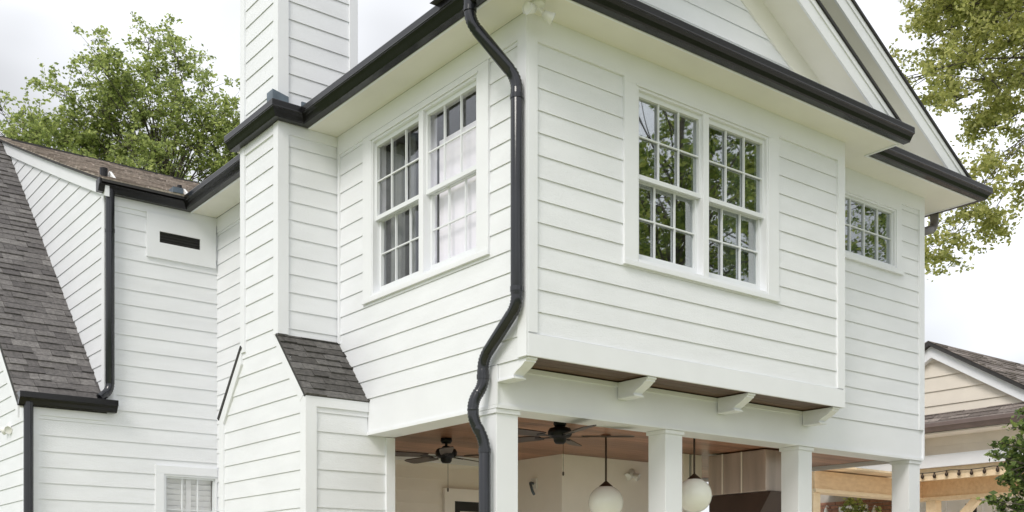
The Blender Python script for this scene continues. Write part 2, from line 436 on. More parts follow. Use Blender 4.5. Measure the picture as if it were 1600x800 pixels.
# --- brackets under the bay
def bracket(x0, wd=.105):
    dep = D
    pr = [(0, 0), (-dep + .012, 0), (-dep + .012, -.016), (-dep + .030, -.022), (-dep + .030, -.036)]
    for k in range(8):
        t = k / 7; yy = -dep + .045 + t * (dep - .045 - .190); zz = -.038 - .086 * (t + .05 * math.sin(2 * math.pi * t))
        pr.append((yy, zz))
    pr += [(-.205, -.128), (-.205, -.148), (0, -.148)]
    o = MB().prism([(0, a, b) for a, b in pr], (wd, 0, 0)).build('bracket', M['trim'], house, (x0, D - .014, 3.372), bevel=.003)
    MB().box((-.008, -.212, -.145), (wd + .008, -.004, -.131)).build('bracket_foot', M['trim'], o)
for x0 in (.002, 1.31, 2.60, 3.885): bracket(x0)

# --- windows; local frame: x along the wall, y inwards, z up; origin at the middle of the sill line on the wall plane
def sash(W, H, y, cols, rows, st=.025, bot=.05, th=.035, top=.04):
    mb = MB().box((0, y, 0), (st, y + th, H)).box((W - st, y, 0), (W, y + th, H)).box((st, y, 0), (W - st, y + th, bot)).box((st, y, H - top), (W - st, y + th, H))
    mu = .0115
    for i in range(1, cols):
        x = st + (W - 2 * st) * i / cols; mb.box((x - mu / 2, y + .006, bot), (x + mu / 2, y + .026, H - top))
    for j in range(1, rows):
        z = bot + (H - top - bot) * j / rows; mb.box((st, y + .0075, z - mu / 2), (W - st, y + .0245, z + mu / 2))
    return mb
def curtain_bm(x0, x1, z0, z1, y, seed):
    rnd = random.Random(seed); n = 28; vs = []; ph = rnd.random() * 6
    for i in range(n + 1):
        x = x0 + (x1 - x0) * i / n; yy = y + .03 * math.sin(ph + i * 1.45) + rnd.uniform(-.006, .006)
        vs += [(x, yy, z0), (x, yy * 1.0, z1)]
    return MB().add(vs, [(2 * i, 2 * i + 2, 2 * i + 3, 2 * i + 1) for i in range(n)], True)
def double_window(loc, rz, lab, curts, glass, blinds=()):
    W, H = 1.69, 1.47
    mb = MB()
    h = W / 2
    mb.box((-h - .155, -.028, 0), (-h, -.001, H + .0)).box((h, -.028, 0), (h + .155, -.001, H)).box((-h - .155, -.027, H), (h + .155, -.001, H + .055))   # casing
    mb.box((-h - .02, -.036, H - .004), (h + .02, -.0275, H + .012))                      # drip cap
    mb.box((-h - .16, -.036, -.045), (h + .16, -.001, -.001))                                 # sill
    J = .018
    mb.box((-h, -.02, 0), (-h + J, .13, H)).box((h - J, -.02, 0), (h, .13, H)).box((-h + J, -.02, H - .025), (h - J, .13, H)).box((-h + J, -.022, 0), (h - J, .13, .025))
    mb.box((-.036, -.02, .025), (.036, .13, H - .025))
    win = mb.build('window', M['trim'], house, loc, rz, bevel=.002)
    win['label'] = lab
    ww = h - J - .036; hh = (H - .05) / 2
    for sx in (-h + J, .036):
        for up in (0, 1):
            y = .012 if up else .058
            z = .025 + up * (hh - .02)
            s = sash(ww, hh + .02, y, 3, 2, bot=.038 if up else .075).build('sash', M['vinyl'], win, (sx, 0, z))
            MB().box((sx + .015, y + .030, z + .03), (sx + ww - .015, y + .032, z + hh - .01)).build('pane', glass, win)
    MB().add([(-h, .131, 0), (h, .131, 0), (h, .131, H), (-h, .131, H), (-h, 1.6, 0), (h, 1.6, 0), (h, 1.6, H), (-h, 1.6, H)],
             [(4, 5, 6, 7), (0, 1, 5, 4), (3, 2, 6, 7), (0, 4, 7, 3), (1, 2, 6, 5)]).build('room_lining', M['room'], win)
    for k, (a, b) in enumerate(curts):
        curtain_bm(a, b, .04, H - .04, .2, k + int(loc[0] * 10)).build('curtain', M['curtain'], win)
    for a, b, zt in blinds:
        MB().box((a, .140, .02), (b, .148, zt)).build('blind', M['blind'], win)
    return win
double_window((2.015, 0, 4.31), 0, 'double sash window on the bay reflecting trees', [(.42, .78)], M['glass'])
double_window((0, 1.465, 4.31), R(-90), 'double sash window beside the chimney with white blinds behind the glass', [(-.82, -.66), (-.50, -.40)], M['glass_clear'], [(.055, .825, 1.21), (-.21, -.03, .95)])

def fixed_window(x0, x1, z0, z1, y, cols, rows, cas, sill, lab, louvres=False, right_casing=True):
    W, H = x1 - x0, z1 - z0
    mb = MB().box((-cas, -.030, 0), (0, -.001, H)).box((-cas, -.029, H), (W + (cas if right_casing else 0), -.001, H + cas))
    if right_casing: mb.box((W, -.030, 0), (W + cas, -.001, H))
    if sill: mb.box((-cas - .02, -.038, -.055), (W + cas + .04, -.001, -.001))
    mb.box((0, -.018, -.0), (.022, .1, H)).box((W - .022, -.018, 0), (W, .1, H)).box((.022, -.018, 0), (W - .022, .1, .022)).box((.022, -.018, H - .022), (W - .022, .1, H))
    win = mb.build('window', M['trim'], house, (x0, y, z0), 0, bevel=.002); win['label'] = lab
    sash(W - .044, H - .044, .01, cols, rows, st=.02, bot=.02, top=.02).build('sash', M['vinyl'], win, (.022, 0, .022))
    MB().box((.03, .034, .03), (W - .03, .036, H - .03)).build('pane', M['glass' if not louvres else 'glass_clear'], win)
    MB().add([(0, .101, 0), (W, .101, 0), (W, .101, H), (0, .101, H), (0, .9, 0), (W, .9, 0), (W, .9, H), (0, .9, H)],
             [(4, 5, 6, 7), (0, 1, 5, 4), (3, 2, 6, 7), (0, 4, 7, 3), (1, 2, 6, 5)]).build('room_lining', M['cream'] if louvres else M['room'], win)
    if louvres:
        mb = MB(); z = .04
        while z < H - .05:
            mb.beam((.04, .085, z), (W - .04, .085, z), .064, .008, (0, -.96, -.28)); z += .066
        mb.box((W / 2 - .03, .06, .03), (W / 2 + .03, .115, H - .03))
        mb.build('shutter', M['shutter'], win)
    return win
fixed_window(4.45, 5.53, 5.12, 5.77, D, 4, 2, .10, True, 'small high eight light window under the eave')
fixed_window(-.665, -.01, 1.35, 2.905, YA, 3, 4, .10, False, 'shuttered window low on the rear wall', True, False)

# --- soffits
mb = MB().box((-.33, -.33, ZS), (-.0265, 2.97, ZS + .03)).box((-.33, 2.97, ZS), (-.0265, YA - .03, ZS + .03))
mb.box((-.0265, -.33, ZS), (4.47, -.0005, ZS + .03)).box((BX, 0, ZS), (4.47, .38, ZS + .03)).box((4.4705, .05, ZS), (6.60, .38, ZS + .03)).box((HX + .02, .3805, ZS), (6.60, 8, ZS + .03))
mb.box((-.64, 2.972, ZS), (-.33, 3.94, ZS + .03))
mb.build('soffit', M['soffit'], house)
mb = MB().box((4.47, -.335, ZS - .012), (4.492, .045, ZS + .2)).box((-.352, -.33, ZS - .006), (-.3305, 2.95, ZS + .13)).box((-.352, -.352, ZS - .006), (4.47, -.3305, ZS + .13))
mb.box((4.495, .028, ZS - .006), (6.6225, .0495, ZS + .13)).box((6.6005, .0495, ZS - .006), (6.6225, 8, ZS + .13)).box((-.352, 3.83, ZS - .006), (-.3305, YA - .03, ZS + .13))
mb.build('fascia', M['trim'], house)

# --- gutters and downspouts
mb = MB(); gutter(mb, [(4.55, -.353), (-.353, -.353), (-.353, 2.955), (-.655, 2.955), (-.655, 3.94)], ZS, side=-1)
g1 = mb.build('gutter', M['gutter'], house)
MB().prism([(-.775, 2.835, ZS + .137), (-.61, 2.835, ZS + .137), (-.61, 2.835, ZS + .19), (-.775, 2.835, ZS + .225)], (0, .014, 0)).box((-.775, 2.8495, ZS + .137), (-.761, 2.96, ZS + .222)).build('splash_guard', M['flash'], g1)
MB().box((-.48, 2.825, ZS + .137), (-.37, 2.84, ZS + .18)).build('splash_guard', M['flash'], g1)
mb = MB(); gutter(mb, [(-.353, 3.83), (-.353, YA - .025), (-1.44, YA - .025)], ZS, side=-1)
g2 = mb.build('gutter', M['gutter'], house)
MB().box((-.62, YA - .20, ZS + .137), (-.50, YA - .06, ZS + .20)).build('splash_guard', M['flash'], g2)
mb = MB(); gutter(mb, [(6.624, 8), (6.624, .027), (4.50, .027)], ZS, side=-1)
mb.build('gutter', M['gutter'], house)
mb = MB(); gutter(mb, [(-1.23, YA - .025), (-2.27, YA - .025)], 3.55, side=-1)
mb.build('gutter', M['gutter'], house)

def downspout(path, r=.05, bands=(), fil=.13):
    o = MB().tube(path, r, 18, fil, crimp=-.09).build('downspout', M['pipe'], house)
    if bands:
        for p, d in bands:
            p = Vector(p); d = Vector(d).normalized()
            MB().tube([p - d * .018, p + d * .018], r + .004, 18).build('pipe_joint', M['pipe'], o)
    return o
V = (0, 0, 1)
downspout([(-.41, .18, 6.10), (-.41, .18, 5.90), (-.082, .02, 5.50), (-.082, .02, 3.75), (-.082, .46, 3.41), (-.082, .455, 3.20), (-.15, .50, 3.08), (-.15, .50, 2.93), (-.075, .445, 2.76), (-.075, .445, .15)], .048,
          [((-.41, .18, 5.99), V), ((-.082, .02, 5.36), V), ((-.082, .02, 3.88), V), ((-.082, .457, 3.27), V), ((-.075, .445, 2.68), V)], .085)
downspout([(-1.30, YA - .075, 6.06), (-1.30, YA - .075, 3.80), (-1.42, YA - .10, 3.70)], .05, [((-1.30, YA - .075, 5.6), V)], .1)
downspout([(-2.165, YA - .075, 3.58), (-2.165, YA - .075, .2)], .05, [((-2.165, YA - .075, 2.2), V)])
far_pipe = downspout([(6.70, .60, 6.06), (6.70, .60, 5.86), (6.16, .60, 5.66), (6.16, .60, .2)], .05)
far_pipe.data.materials[0] = mat('grey_brown_pipe_metal', (.13, .115, .11), .4, .15, 6)

# --- chimney
CXF = -.635
mb = MB()
siding(mb, PX(CXF), [(2.42, 0), (4.33, 0), (4.33, 3.36), (2.42, 3.36)], (), 3.366 - 20 * EXP)
siding(mb, PX(CXF), [(2.42, 3.36), (4.33, 3.36), (3.80, 3.985), (2.985, 3.985)], (), 3.366 - EXP)
siding(mb, PX(CXF), [(2.985, 3.985), (3.80, 3.985), (3.80, 9.0), (2.985, 9.0)], (), 3.366)
siding(mb, PY(2.415), [(CXF, 0), (.28, 0), (.28, 3.02), (CXF, 3.02)], (), 3.366 - 20 * EXP)
siding(mb, PY(2.415), [(CXF, 3.02), (-.002, 3.02), (-.002, 3.36), (CXF, 3.36)], (), 3.366 - 5 * EXP)
siding(mb, PY(2.985), [(CXF, 3.95), (-.0, 3.95), (-.0, ZS + .0), (CXF, ZS)], (), 3.366)
siding(mb, PY(2.985), [(CXF, ZS), (.20, ZS), (.20, 9.0), (CXF, 9.0)], (), 3.366)
mb.add([(CXF, 3.80, 3.9), (.2, 3.80, 3.9), (.2, 3.80, 9), (CXF, 3.80, 9)], [(0, 1, 2, 3)]).add([(.2, 2.985, 6), (.2, 3.8, 6), (.2, 3.8, 9), (.2, 2.985, 9)], [(0, 1, 2, 3)])
mb.add([(CXF, 4.33, 0), (0, 4.33, 0), (0, 4.33, 3.36), (CXF, 4.33, 3.36)], [(0, 1, 2, 3)]).add([(CXF, 2.985, 9), (.2, 2.985, 9), (.2, 3.8, 9), (CXF, 3.8, 9)], [(0, 1, 2, 3)])
chim = mb.build('chimney', M['siding'], house)
mb = MB(); t = .026
mb.box((CXF - t, 2.415 - t, 0), (CXF, 2.50, 3.33)).box((CXF, 2.415 - t, 0), (CXF + .085, 2.415, 3.33))                     # lower near corner
mb.box((CXF + .085, 2.415 - t, 3.24), (-.004, 2.415, 3.33)).box((.19, 2.415 - t - .004, 0), (.285, 2.415, 3.015))
mb.box((CXF - t, 4.25, 0), (CXF, 4.33 + t, 3.36)).box((CXF, 4.33, 0), (CXF + .08, 4.33 + t, 3.30))
mb.box((CXF - t, 2.985 - t, 4.0), (CXF, 3.06, ZS - .003)).box((CXF, 2.985 - t, 4.0), (CXF + .085, 2.985, ZS - .003))           # upper near corner
mb.box((CXF - t, 2.985 - t, ZS + .12), (CXF, 3.06, 9.02)).box((CXF, 2.985 - t, ZS + .12), (CXF + .085, 2.985, 9.02)).box((.115, 2.985 - t, ZS + .12), (.205, 2.985, 9.02))
mb.box((CXF - t, 3.725, 3.95), (CXF, 3.80 + t, ZS - .003)).box((CXF - t, 3.725, ZS + .12), (CXF, 3.80 + t, 9.02)).box((CXF, 3.80, 3.95), (CXF + .08, 3.80 + t, ZS - .003))
mb.box((CXF + .085, 2.985 - .02, ZS - .10), (-.025, 2.985, ZS - .003)).box((CXF - .02, 3.06, ZS - .09), (CXF, 3.725, ZS - .003))
for sg, ya, yb in ((1, 2.415, 2.985), (-1, 4.33, 3.80)):                                                                 # sloped boards on the shoulders
    mb.prism([(CXF - .029, ya, 3.355), (CXF - .029, yb, 3.985), (CXF - .029, yb + sg * .0, 3.84), (CXF - .029, ya + sg * .085, 3.29)], (.029, 0, 0))
mb.build('corner_board', M['trim'], chim)
sn = Vector((0, -.63, .57)).normalized()
mb = MB()
o0 = Vector((CXF - .035, 2.385, 3.335)); sv = Vector((0, .60, .665))
mb.prism([o0, o0 + sv, o0 + sv - sn * .022, o0 - sn * .022], (-CXF + .035 + .02, 0, 0))
mb.build('shoulder_deck', M['roof_edge'], chim)
shingles(MB(), o0, (1, 0, 0), sv, (0, -sv.z, sv.y), -CXF + .055, sv.length, .095, .17, 5).build('shoulder_roof', M['shingle_dark'], chim)
mb = MB(); o1 = Vector((CXF - .035, 4.36, 3.335)); sv1 = Vector((0, -.58, .665))
mb.prism([o1, o1 + sv1, o1 + sv1 + Vector((0, .03, .026)), o1 + Vector((0, .03, .026))], (-CXF + .03, 0, 0))
mb.build('shoulder_deck', M['roof_edge'], chim)

# --- main gable roofs
def gable_end(y0, yw, xr, xl, zs, zr, rid, hgt=.2, clipz=6.152):
    """rake boards with shingle edge at y0 and the sloping soffit back to the wall yw; right and left slopes"""
    sl = (zr - zs) / (xr - rid)
    fas, sof, edge = MB(), MB(), MB()
    for xe, sg in ((xr, 1), (xl, -1)):
        zu = lambda x: zr - sl * abs(x - rid)
        def xz(off): return rid + sg * (zr + off - clipz) / sl
        fas.prism([(rid, y0, zr), (rid, y0, zr + hgt), (xz(hgt), y0, clipz), (xz(0), y0, clipz)], (0, .022, 0))
        fas.prism([(rid, y0 - .012, zr + hgt - .06), (rid, y0 - .012, zr + hgt), (xz(hgt), y0 - .012, clipz), (xz(hgt - .06), y0 - .012, clipz)], (0, .012, 0))
        edge.prism([(rid, y0 - .03, zr + hgt + .002), (rid, y0 - .03, zr + hgt + .034), (xz(hgt + .034), y0 - .03, clipz), (xz(hgt + .002), y0 - .03, clipz)], (0, yw - y0 + .2, 0))
        sof.prism([(rid, y0 + .022, zr + .012), (rid, y0 + .022, zr + .03), (xz(.03), y0 + .022, clipz), (xz(.012), y0 + .022, clipz)], (0, yw - y0 - .022, 0))
        sof.prism([(rid, yw - .024, zr - .235), (rid, yw - .024, zr + .011), (xz(.011), yw - .024, clipz), (xz(-.235), yw - .024, clipz)], (0, .023, 0))
    return fas, sof, edge
RI, RO = 2.055, 3.05
SLP = .58
ZRI, ZRO = 6.02 + SLP * (4.47 - RI), 6.02 + SLP * (6.46 - RO)
mb = MB(); siding(mb, PY(0), [(-.2, 6.16), (4.25, 6.16), (RI, ZRI)], (), 3.555)
ig = mb.build('gable_wall', M['siding'], house)
f_, s_, e_ = gable_end(-.34, 0, 4.47, -.36, 6.02, ZRI, RI)
f_.build('rake_board', M['trim'], ig); s_.build('rake_soffit', M['soffit'], ig); e_.build('roof_edge', M['roof_edge'], ig)
MB().box((-.33, -.34, ZS + .032), (4.47, -.005, 6.150)).build('pent_filler', M['trim'], ig)
mb = MB(); siding(mb, PY(D), [(-.2, 6.16), (6.25, 6.16), (RO, ZRO)], (), 3.366)
og = mb.build('gable_wall', M['siding'], house)
f_, s_, e_ = gable_end(.04, D, 6.46, -.36, 6.02, ZRO, RO)
f_.build('rake_board', M['trim'], og); s_.build('rake_soffit', M['soffit'], og); e_.build('roof_edge', M['roof_edge'], og)
MB().box((4.48, .06, ZS + .032), (6.59, D - .005, 6.150)).build('pent_filler', M['trim'], og)
mb = MB(); zt = ZRO + .19; yk = 16
mb.prism([(-.40, D, 6.12), (RO, D, zt), (6.50, D, 6.12), (6.42, D, 6.06), (RO, D, zt - .08), (-.32, D, 6.06)], (0, yk - D, 0))
mb.prism([(-.36, .02, 6.15), (RI, .02, ZRI + .19), (4.42, .02, 6.15)], (0, D - .03, 0))
main_roof = mb.build('main_roof', M['shingle'], house)
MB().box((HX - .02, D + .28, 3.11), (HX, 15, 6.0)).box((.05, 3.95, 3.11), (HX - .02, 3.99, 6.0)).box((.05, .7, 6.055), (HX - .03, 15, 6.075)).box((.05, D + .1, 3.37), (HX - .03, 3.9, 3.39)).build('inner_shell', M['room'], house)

# --- rear wing with dormer
XB, XW = -1.326, -2.13
mb = MB()
siding(mb, PY(YA), [(XW, 0), (0, 0), (0, 3.51), (XW, 3.51)], [(-.665, -.01, 1.35, 2.905)], 3.246 - 18 * EXP)
siding(mb, PY(YA), [(XB, 3.51), (0, 3.51), (0, ZS - .1), (XB, ZS - .1)], (), 3.246)
ww_ = mb.build('rear_wall', M['siding'], house)
mb = MB().box((XB - .0, YA - .026, 3.66), (XB + .085, YA, ZS - .1)).box((XW - .02, YA - .026, 0), (XW + .085, YA, 3.55)).box((XB + .085, YA - .022, ZS - .1), (-.02, YA, ZS + .02)).box((XW + .085, YA - .022, 3.46), (XB, YA, 3.55))
mb.build('wing_trim', M['trim'], ww_)
vf = MB().box((-.868, YA - .034, 5.41), (-.718, YA - .001, ZS - .1)).box((-.23, YA - .034, 5.41), (-.035, YA - .001, ZS - .1)).box((-.718, YA - .034, 5.41), (-.23, YA - .001, 5.595)).box((-.718, YA - .034, 5.725), (-.23, YA - .001, ZS - .1)).build('vent', M['trim'], house)
mb = MB().box((-.718, YA - .014, 5.595), (-.23, YA + .0, 5.725))  # flat dark panel, the opening's shade is put into its colour
mb.build('vent_dark_panel', M['dark'], vf)
mb = MB()
for k in range(4): mb.beam((-.715, YA - .022, 5.612 + k * .032), (-.233, YA - .022, 5.612 + k * .032), .014, .003, (0, -.6, .8))
mb.build('vent_louvre', M['dark'], vf)
# steep roof
ZE = 3.60; SS = .955; YE = 5.93; YR = 10.75; ZR = ZE + SS * (YR - YE)
up = Vector((0, 1, SS)); ln = up.length * (YR - YE); nn_ = Vector((0, -SS, 1)).normalized()
mb = MB().prism([(-2.27, YE, ZE), (-2.27, YR, ZR), (-2.27, 2 * YR - YE, ZE), (-2.27, 2 * YR - YE, ZE - .06), (-2.27, YR, ZR - .1), (-2.27, YE, ZE - .06)], (.945, 0, 0))
sr = mb.build('wing_roof', M['roof_edge'], house)
shingles(MB(), Vector((-2.275, YE - .02, ZE)) + nn_ * .003, (1, 0, 0), up, nn_, .945, ln, .132, .19, 11, .011).build('roof_shingle', M['shingle'], sr)
mb = MB().prism([(-2.268, YE + .0, ZE - .062), (-2.268, YR, ZR - .102), (-2.268, YR, ZR - .24), (-2.268, YE + .0, ZE - .19)], (.02, 0, 0))
mb.build('rake_board', M['trim'], sr)
mb = MB().prism([(-2.248, YE, ZE - .064), (-2.248, YR, ZR - .104), (-2.248, YR, ZR - .12), (-2.248, YE, ZE - .08)], (.116, 0, 0))
mb.build('rake_soffit', M['soffit'], sr)
mb = MB(); siding(mb, PX(XW), [(YA, 0), (2 * YR - YA, 0), (2 * YR - YA, 3.5), (YR, ZR - .12), (YA, 3.5)], (), 3.246 - 18 * EXP)
mb.build('wing_gable_wall', M['siding'], house)
# dormer cheek: between the steep roof and the shallower dormer roof
DS0, YD, ZD = .43, 5.86, 6.16
def zdorm(y): return ZD + .405 * (y - YD) + .0025 * (y - YD) ** 2
mb = MB(); ys = np.linspace(YA, YR - .1, 9)
cheek = MB()
poly = [(YA, 3.66)] + [(y, zdorm(y) - .13) for y in ys if zdorm(y) - .13 > ZE + SS * (y - YE)]
poly.append((YR - .05, ZE + SS * (YR - .05 - YE) + .001))
siding(cheek, PX(XB), poly, (), 3.246)
ck = cheek.build('dormer_cheek', M['siding'], house)
mb = MB(); ye = [YD - .02] + list(np.linspace(6.1, YR, 9))
for a, b in zip(ye[:-1], ye[1:]):
    mb.prism([(XB - .045, a, zdorm(a) - .19), (XB - .045, a, zdorm(a) - .03), (XB - .045, b, zdorm(b) - .03), (XB - .045, b, zdorm(b) - .19)], (.045, 0, 0))
mb.box((XB - .026, YA - .026, 3.66), (XB, YA + .07, 6.03))
mb.build('cheek_trim', M['trim'], ck)
mb = MB(); ee = MB()
ye = [YD - .06] + list(np.linspace(6.1, YR, 12)); cnt = 0
for a, b in zip(ye[:-1], ye[1:]):
    ee.prism([(XB - .085, a, zdorm(a) - .03), (XB - .085, a, zdorm(a)), (XB - .085, b, zdorm(b)), (XB - .085, b, zdorm(b) - .03)], (4.2, 0, 0))
    s = Vector((0, b - a, zdorm(b) - zdorm(a))); n = Vector((0, -s.z, s.y)).normalized(); cnt += 1
    shingles(mb, Vector((XB - .09, a, zdorm(a) + .001)), (1, 0, 0), s, n, 4.2, s.length - .01, .14, .24, 20 + cnt)
dr_ = ee.build('dormer_roof', M['roof_edge'], house)
mb.build('roof_shingle', M['shingle_brown'], dr_)
MB().box((XB - .08, YR - .01, zdorm(YR) - .02), (3.0, YR + .1, zdorm(YR) + .035)).build('ridge_cap', M['roof_edge'], dr_)
for xx, yy, rr, hh in ((-1.27, 6.22, .045, .10), (-.43, 6.08, .028, .11)):
    p = MB().tube([(xx, yy, zdorm(yy) - .02), (xx, yy, zdorm(yy) + hh)], rr, 14).build('vent_pipe', M['gutter'], dr_)
    MB().prism([(xx + rr + .02, yy - .16, zdorm(yy - .16) + .016), (xx + rr + .02, yy + .1, zdorm(yy + .1) + .016), (xx + rr + .02, yy + .02, zdorm(yy) + .09)], (.03, 0, 0)).build('pipe_flashing', M['lampwhite'], p)

# ================================================================== PORCH FITTINGS
def ceiling_fan(loc, label, rot, rod):
    t = thing('ceiling_fan', label, 'ceiling fan', loc, rot, 'ceiling fans under the porch ceiling')
    MB().lathe([(0, 0), (.055, 0), (.06, -.03), (.045, -.055), (.0, -.055)]).build('canopy', M['fan'], t)
    MB().tube([(0, 0, -.05), (0, 0, -rod)], .014, 10).build('downrod', M['fan'], t)
    z = -rod
    MB().lathe([(0, z + .02), (.035, z + .018), (.05, z), (.095, z - .012), (.11, z - .04), (.108, z - .07), (.085, z - .095), (.06, z - .10), (.055, z - .13), (.04, z - .15), (0, z - .155)]).build('motor_housing', M['fan'], t)
    for k in range(5):
        a = 2 * math.pi * k / 5; ca, sa = math.cos(a), math.sin(a)
        T = Matrix.Rotation(a, 4, 'Z') @ Matrix.Translation((0, 0, z - .085)) @ Matrix.Rotation(R(11), 4, 'X')
        prof = [(.20, -.052), (.30, -.062), (.60, -.072), (.655, -.06), (.67, -.03), (.67, .03), (.655, .06), (.60, .072), (.30, .062), (.20, .052)]
        b = MB().prism([T @ Vector((x, y, 0)) for x, y in prof], T.to_3x3() @ Vector((0, 0, .009))).build('blade', M['blade'], t)
        i = MB().prism([T @ Vector(q) for q in ((.085, -.018, -.004), (.16, -.012, -.004), (.24, -.04, -.004), (.27, 0, -.004), (.24, .04, -.004), (.16, .012, -.004), (.085, .018, -.004))], T.to_3x3() @ Vector((0, 0, .0035)))
        i.build('blade_arm', M['fan'], b)
    mb = MB().tube([(.03, 0, z - .15), (.03, 0, z - .40)], .0025, 6); mb.lathe([(0, z - .44), (.009, z - .43), (.009, z - .405), (0, z - .395)], (.03, 0, 0), 10)
    mb.build('pull_chain', M['bronze'], t)
    return t
ceiling_fan((.93, 2.46, 3.08), 'black ceiling fan hanging in the porch left of the corner column and downspout', .35, .10)
ceiling_fan((1.10, .90, 3.08), 'black ceiling fan between the corner column and the second porch column', -.62, .055)

def pendant(loc, label, drop):
    t = thing('pendant_lamp', label, 'pendant lamp', loc, 0, 'white globe pendants on the porch')
    MB().lathe([(0, 0), (.05, 0), (.05, -.02), (0, -.025)]).build('canopy', M['bronze'], t)
    MB().tube([(0, 0, -.02), (0, 0, -drop + .16)], .010, 8).build('rod', M['bronze'], t)
    MB().lathe([(0.008, -drop + .215), (.03, -drop + .195), (.065, -drop + .165), (.072, -drop + .148), (.0, -drop + .150)]).build('cap', M['bronze'], t)
    r = .172; MB().lathe([(r * math.sin(k * math.pi / 20), -drop - r * math.cos(k * math.pi / 20)) for k in range(21)], seg=36).build('globe', M['globe'], t)
    return t
pendant((2.05, 1.32, 3.08), 'white glass globe pendant hanging left of the second porch column', .665)
pendant((2.75, .80, 3.08), 'white glass globe pendant hanging right of the second porch column', .59)

def flood(loc, rz, label, aims, wall=False):
    t = thing('flood_light', label, 'flood light', loc, rz, 'white security flood lights')
    Mx = Matrix.Rotation(R(90), 3, 'X') if wall else Matrix.Identity(3)
    MB().lathe([(0, 0), (.055, 0), (.055, -.025), (.03, -.04), (0, -.04)], M4=Mx).build('base_plate', M['lampwhite'], t)
    for a in aims:
        a = Vector(a).normalized(); s0 = Mx @ Vector((0, 0, -.03)); s1 = s0 + Mx @ Vector((0, 0, -.03)) + a * .045
        Q = a.to_track_quat('Z', 'Y').to_matrix()
        h = MB().tube([s0, s1], .012, 8); h.lathe([(0, 0), (.025, .0), (.036, .04), (.046, .085), (.044, .09), (.040, .08)], s1, 20, Q)
        hd = h.build('lamp_head', M['lampwhite'], t)
        MB().lathe([(0, .072), (.041, .078)], s1, 20, Q).build('lens', M['lampwhite'], hd)
    return t
flood((-.03, -.17, ZS), 0, 'white twin headed flood light under the soffit at the house corner', [(-.9, -.2, -.25), (.85, -.45, -.45)])
flood((XW - .022, 6.85, 3.42), R(-90), 'white twin headed flood light on the gable wall at the left edge', [(-.6, -.7, -.3), (.7, -.6, -.35)], True)
flood((3.78, 2.737, 2.93), 0, 'white flood light on the porch wall beside the second column', [(-.7, -.6, -.4), (.5, -.8, -.4)], True)

t = thing('wall_bracket', 'small grey hose hook on the cream porch wall beside the corner column', 'wall hook', (2.688, 3.22, 2.78))
MB().box((-.02, -.05, -.06), (0, .05, .06)).build('base_plate', M['lampwhite'], t)
MB().tube([(-.02, 0, 0), (-.07, 0, .01), (-.09, -.04, -.03), (-.08, -.06, -.10), (-.05, -.05, -.13)], .016, 8, .03).build('hook', M['flash'], t)

# panelled cupboard above a dark wooden cabinet, right of the second column
t = thing('tall_cabinet', 'mauve grey panelled cabinet with dark brown lower part behind the third column', 'cabinet', (4.08, 0, .14))
MB().prism([(0, 1.80, 2.47), (0, .93, 2.47), (0, 1.12, 2.18), (0, 1.30, 1.2), (0, 1.42, 0), (0, 1.80, 0)], (.62, 0, 0)).build('body', M['brown'], t)
for a, b in ((.97, 1.30), (1.31, 1.575), (1.585, 1.79)):
    MB().box((-.03, a, 2.475), (.60, b, 2.925)).build('upper_panel', M['mauve'], t, bevel=.01)
for a in (1.305, 1.58): MB().box((-.033, a - .008, 2.475), (-.028, a + .008, 2.925)).build('panel_bead', M['cream'], t)
t = thing('white_cabinet', 'cream wall cabinet with grey recess behind the right globe pendant', 'wall cabinet', (3.72, 1.86, 2.615))
MB().box((0, 0, 0), (.10, .3, .46)).box((.145, 0, 0), (.30, .3, .46)).build('body', M['cream_shade'], t)
MB().box((.10, .03, .14), (.145, .3, .46)).build('recess', M['flash'], t)

# ================================================================== NEIGHBOUR
nb = thing('neighbor_house', 'tan gabled house with grey shingle roof behind the right edge of the white house', 'house')
NX = 11.3; NY = 3.42; ZP = 5.55; NS = .60
zr = lambda y: ZP - NS * abs(y - NY)
mb = MB(); siding(mb, PX(NX + .12), [(1.35, 4.35), (5.5, 4.35), (NY, 5.6)], (), 4.35, exp=.24, lip=.02)
mb.build('gable_wall', M['tan'], nb)
mb = MB()
for sg in (-1, 1):
    a = NY; b = NY + sg * 2.6
    mb.prism([(NX, a, ZP - .17), (NX, a, ZP + .02), (NX, b, zr(b) + .02), (NX, b, zr(b) - .17)], (.1, 0, 0))
mb.build('rake_board', M['trim'], nb)
mb = MB(); rs = MB()
for sg in (-1, 1):
    mb.prism([(NX - .08, NY, ZP + .02), (NX - .08, NY, ZP + .09), (NX - .08, NY + sg * 2.8, zr(NY + 2.8) + .09), (NX - .08, NY + sg * 2.8, zr(NY + 2.8) + .02)], (11, 0, 0))
nr = mb.build('roof', M['roof_edge'], nb)
for sg, ox in ((-1, 1), (1, 1)):
    s = Vector((0, -sg, NS)); n = Vector((0, sg * NS, 1)).normalized()
    shingles(rs, Vector((NX - .09, NY + sg * 2.82, zr(NY + 2.8) + .082)), (1, 0, 0), s, n, 11, 2.82 * math.sqrt(1 + NS * NS), .15, .3, 40 + sg)
rs.build('roof_shingle', M['shingle_neighbor'] if 'shingle_neighbor' in M else M['shingle'], nr)
mb = MB(); s = Vector((.45, 0, .26)); n = Vector((-.26, 0, .45)).normalized()
shingles(mb, Vector((NX - .30, 5.6, 4.21)), (0, -1, 0), s, n, 4.6, s.length, .14, .3, 44)
mb.prism([(NX - .30, 1.0, 4.205), (NX + .15, 1.0, 4.465), (NX + .15, 1.0, 4.40), (NX - .30, 1.0, 4.17)], (0, 4.6, 0))
mb.build('pent_roof', M['shingle_neighbor'], nb)
mb = MB(); gutter(mb, [(NX - .30, 5.6), (NX - .30, 1.0)], 4.09, side=1)
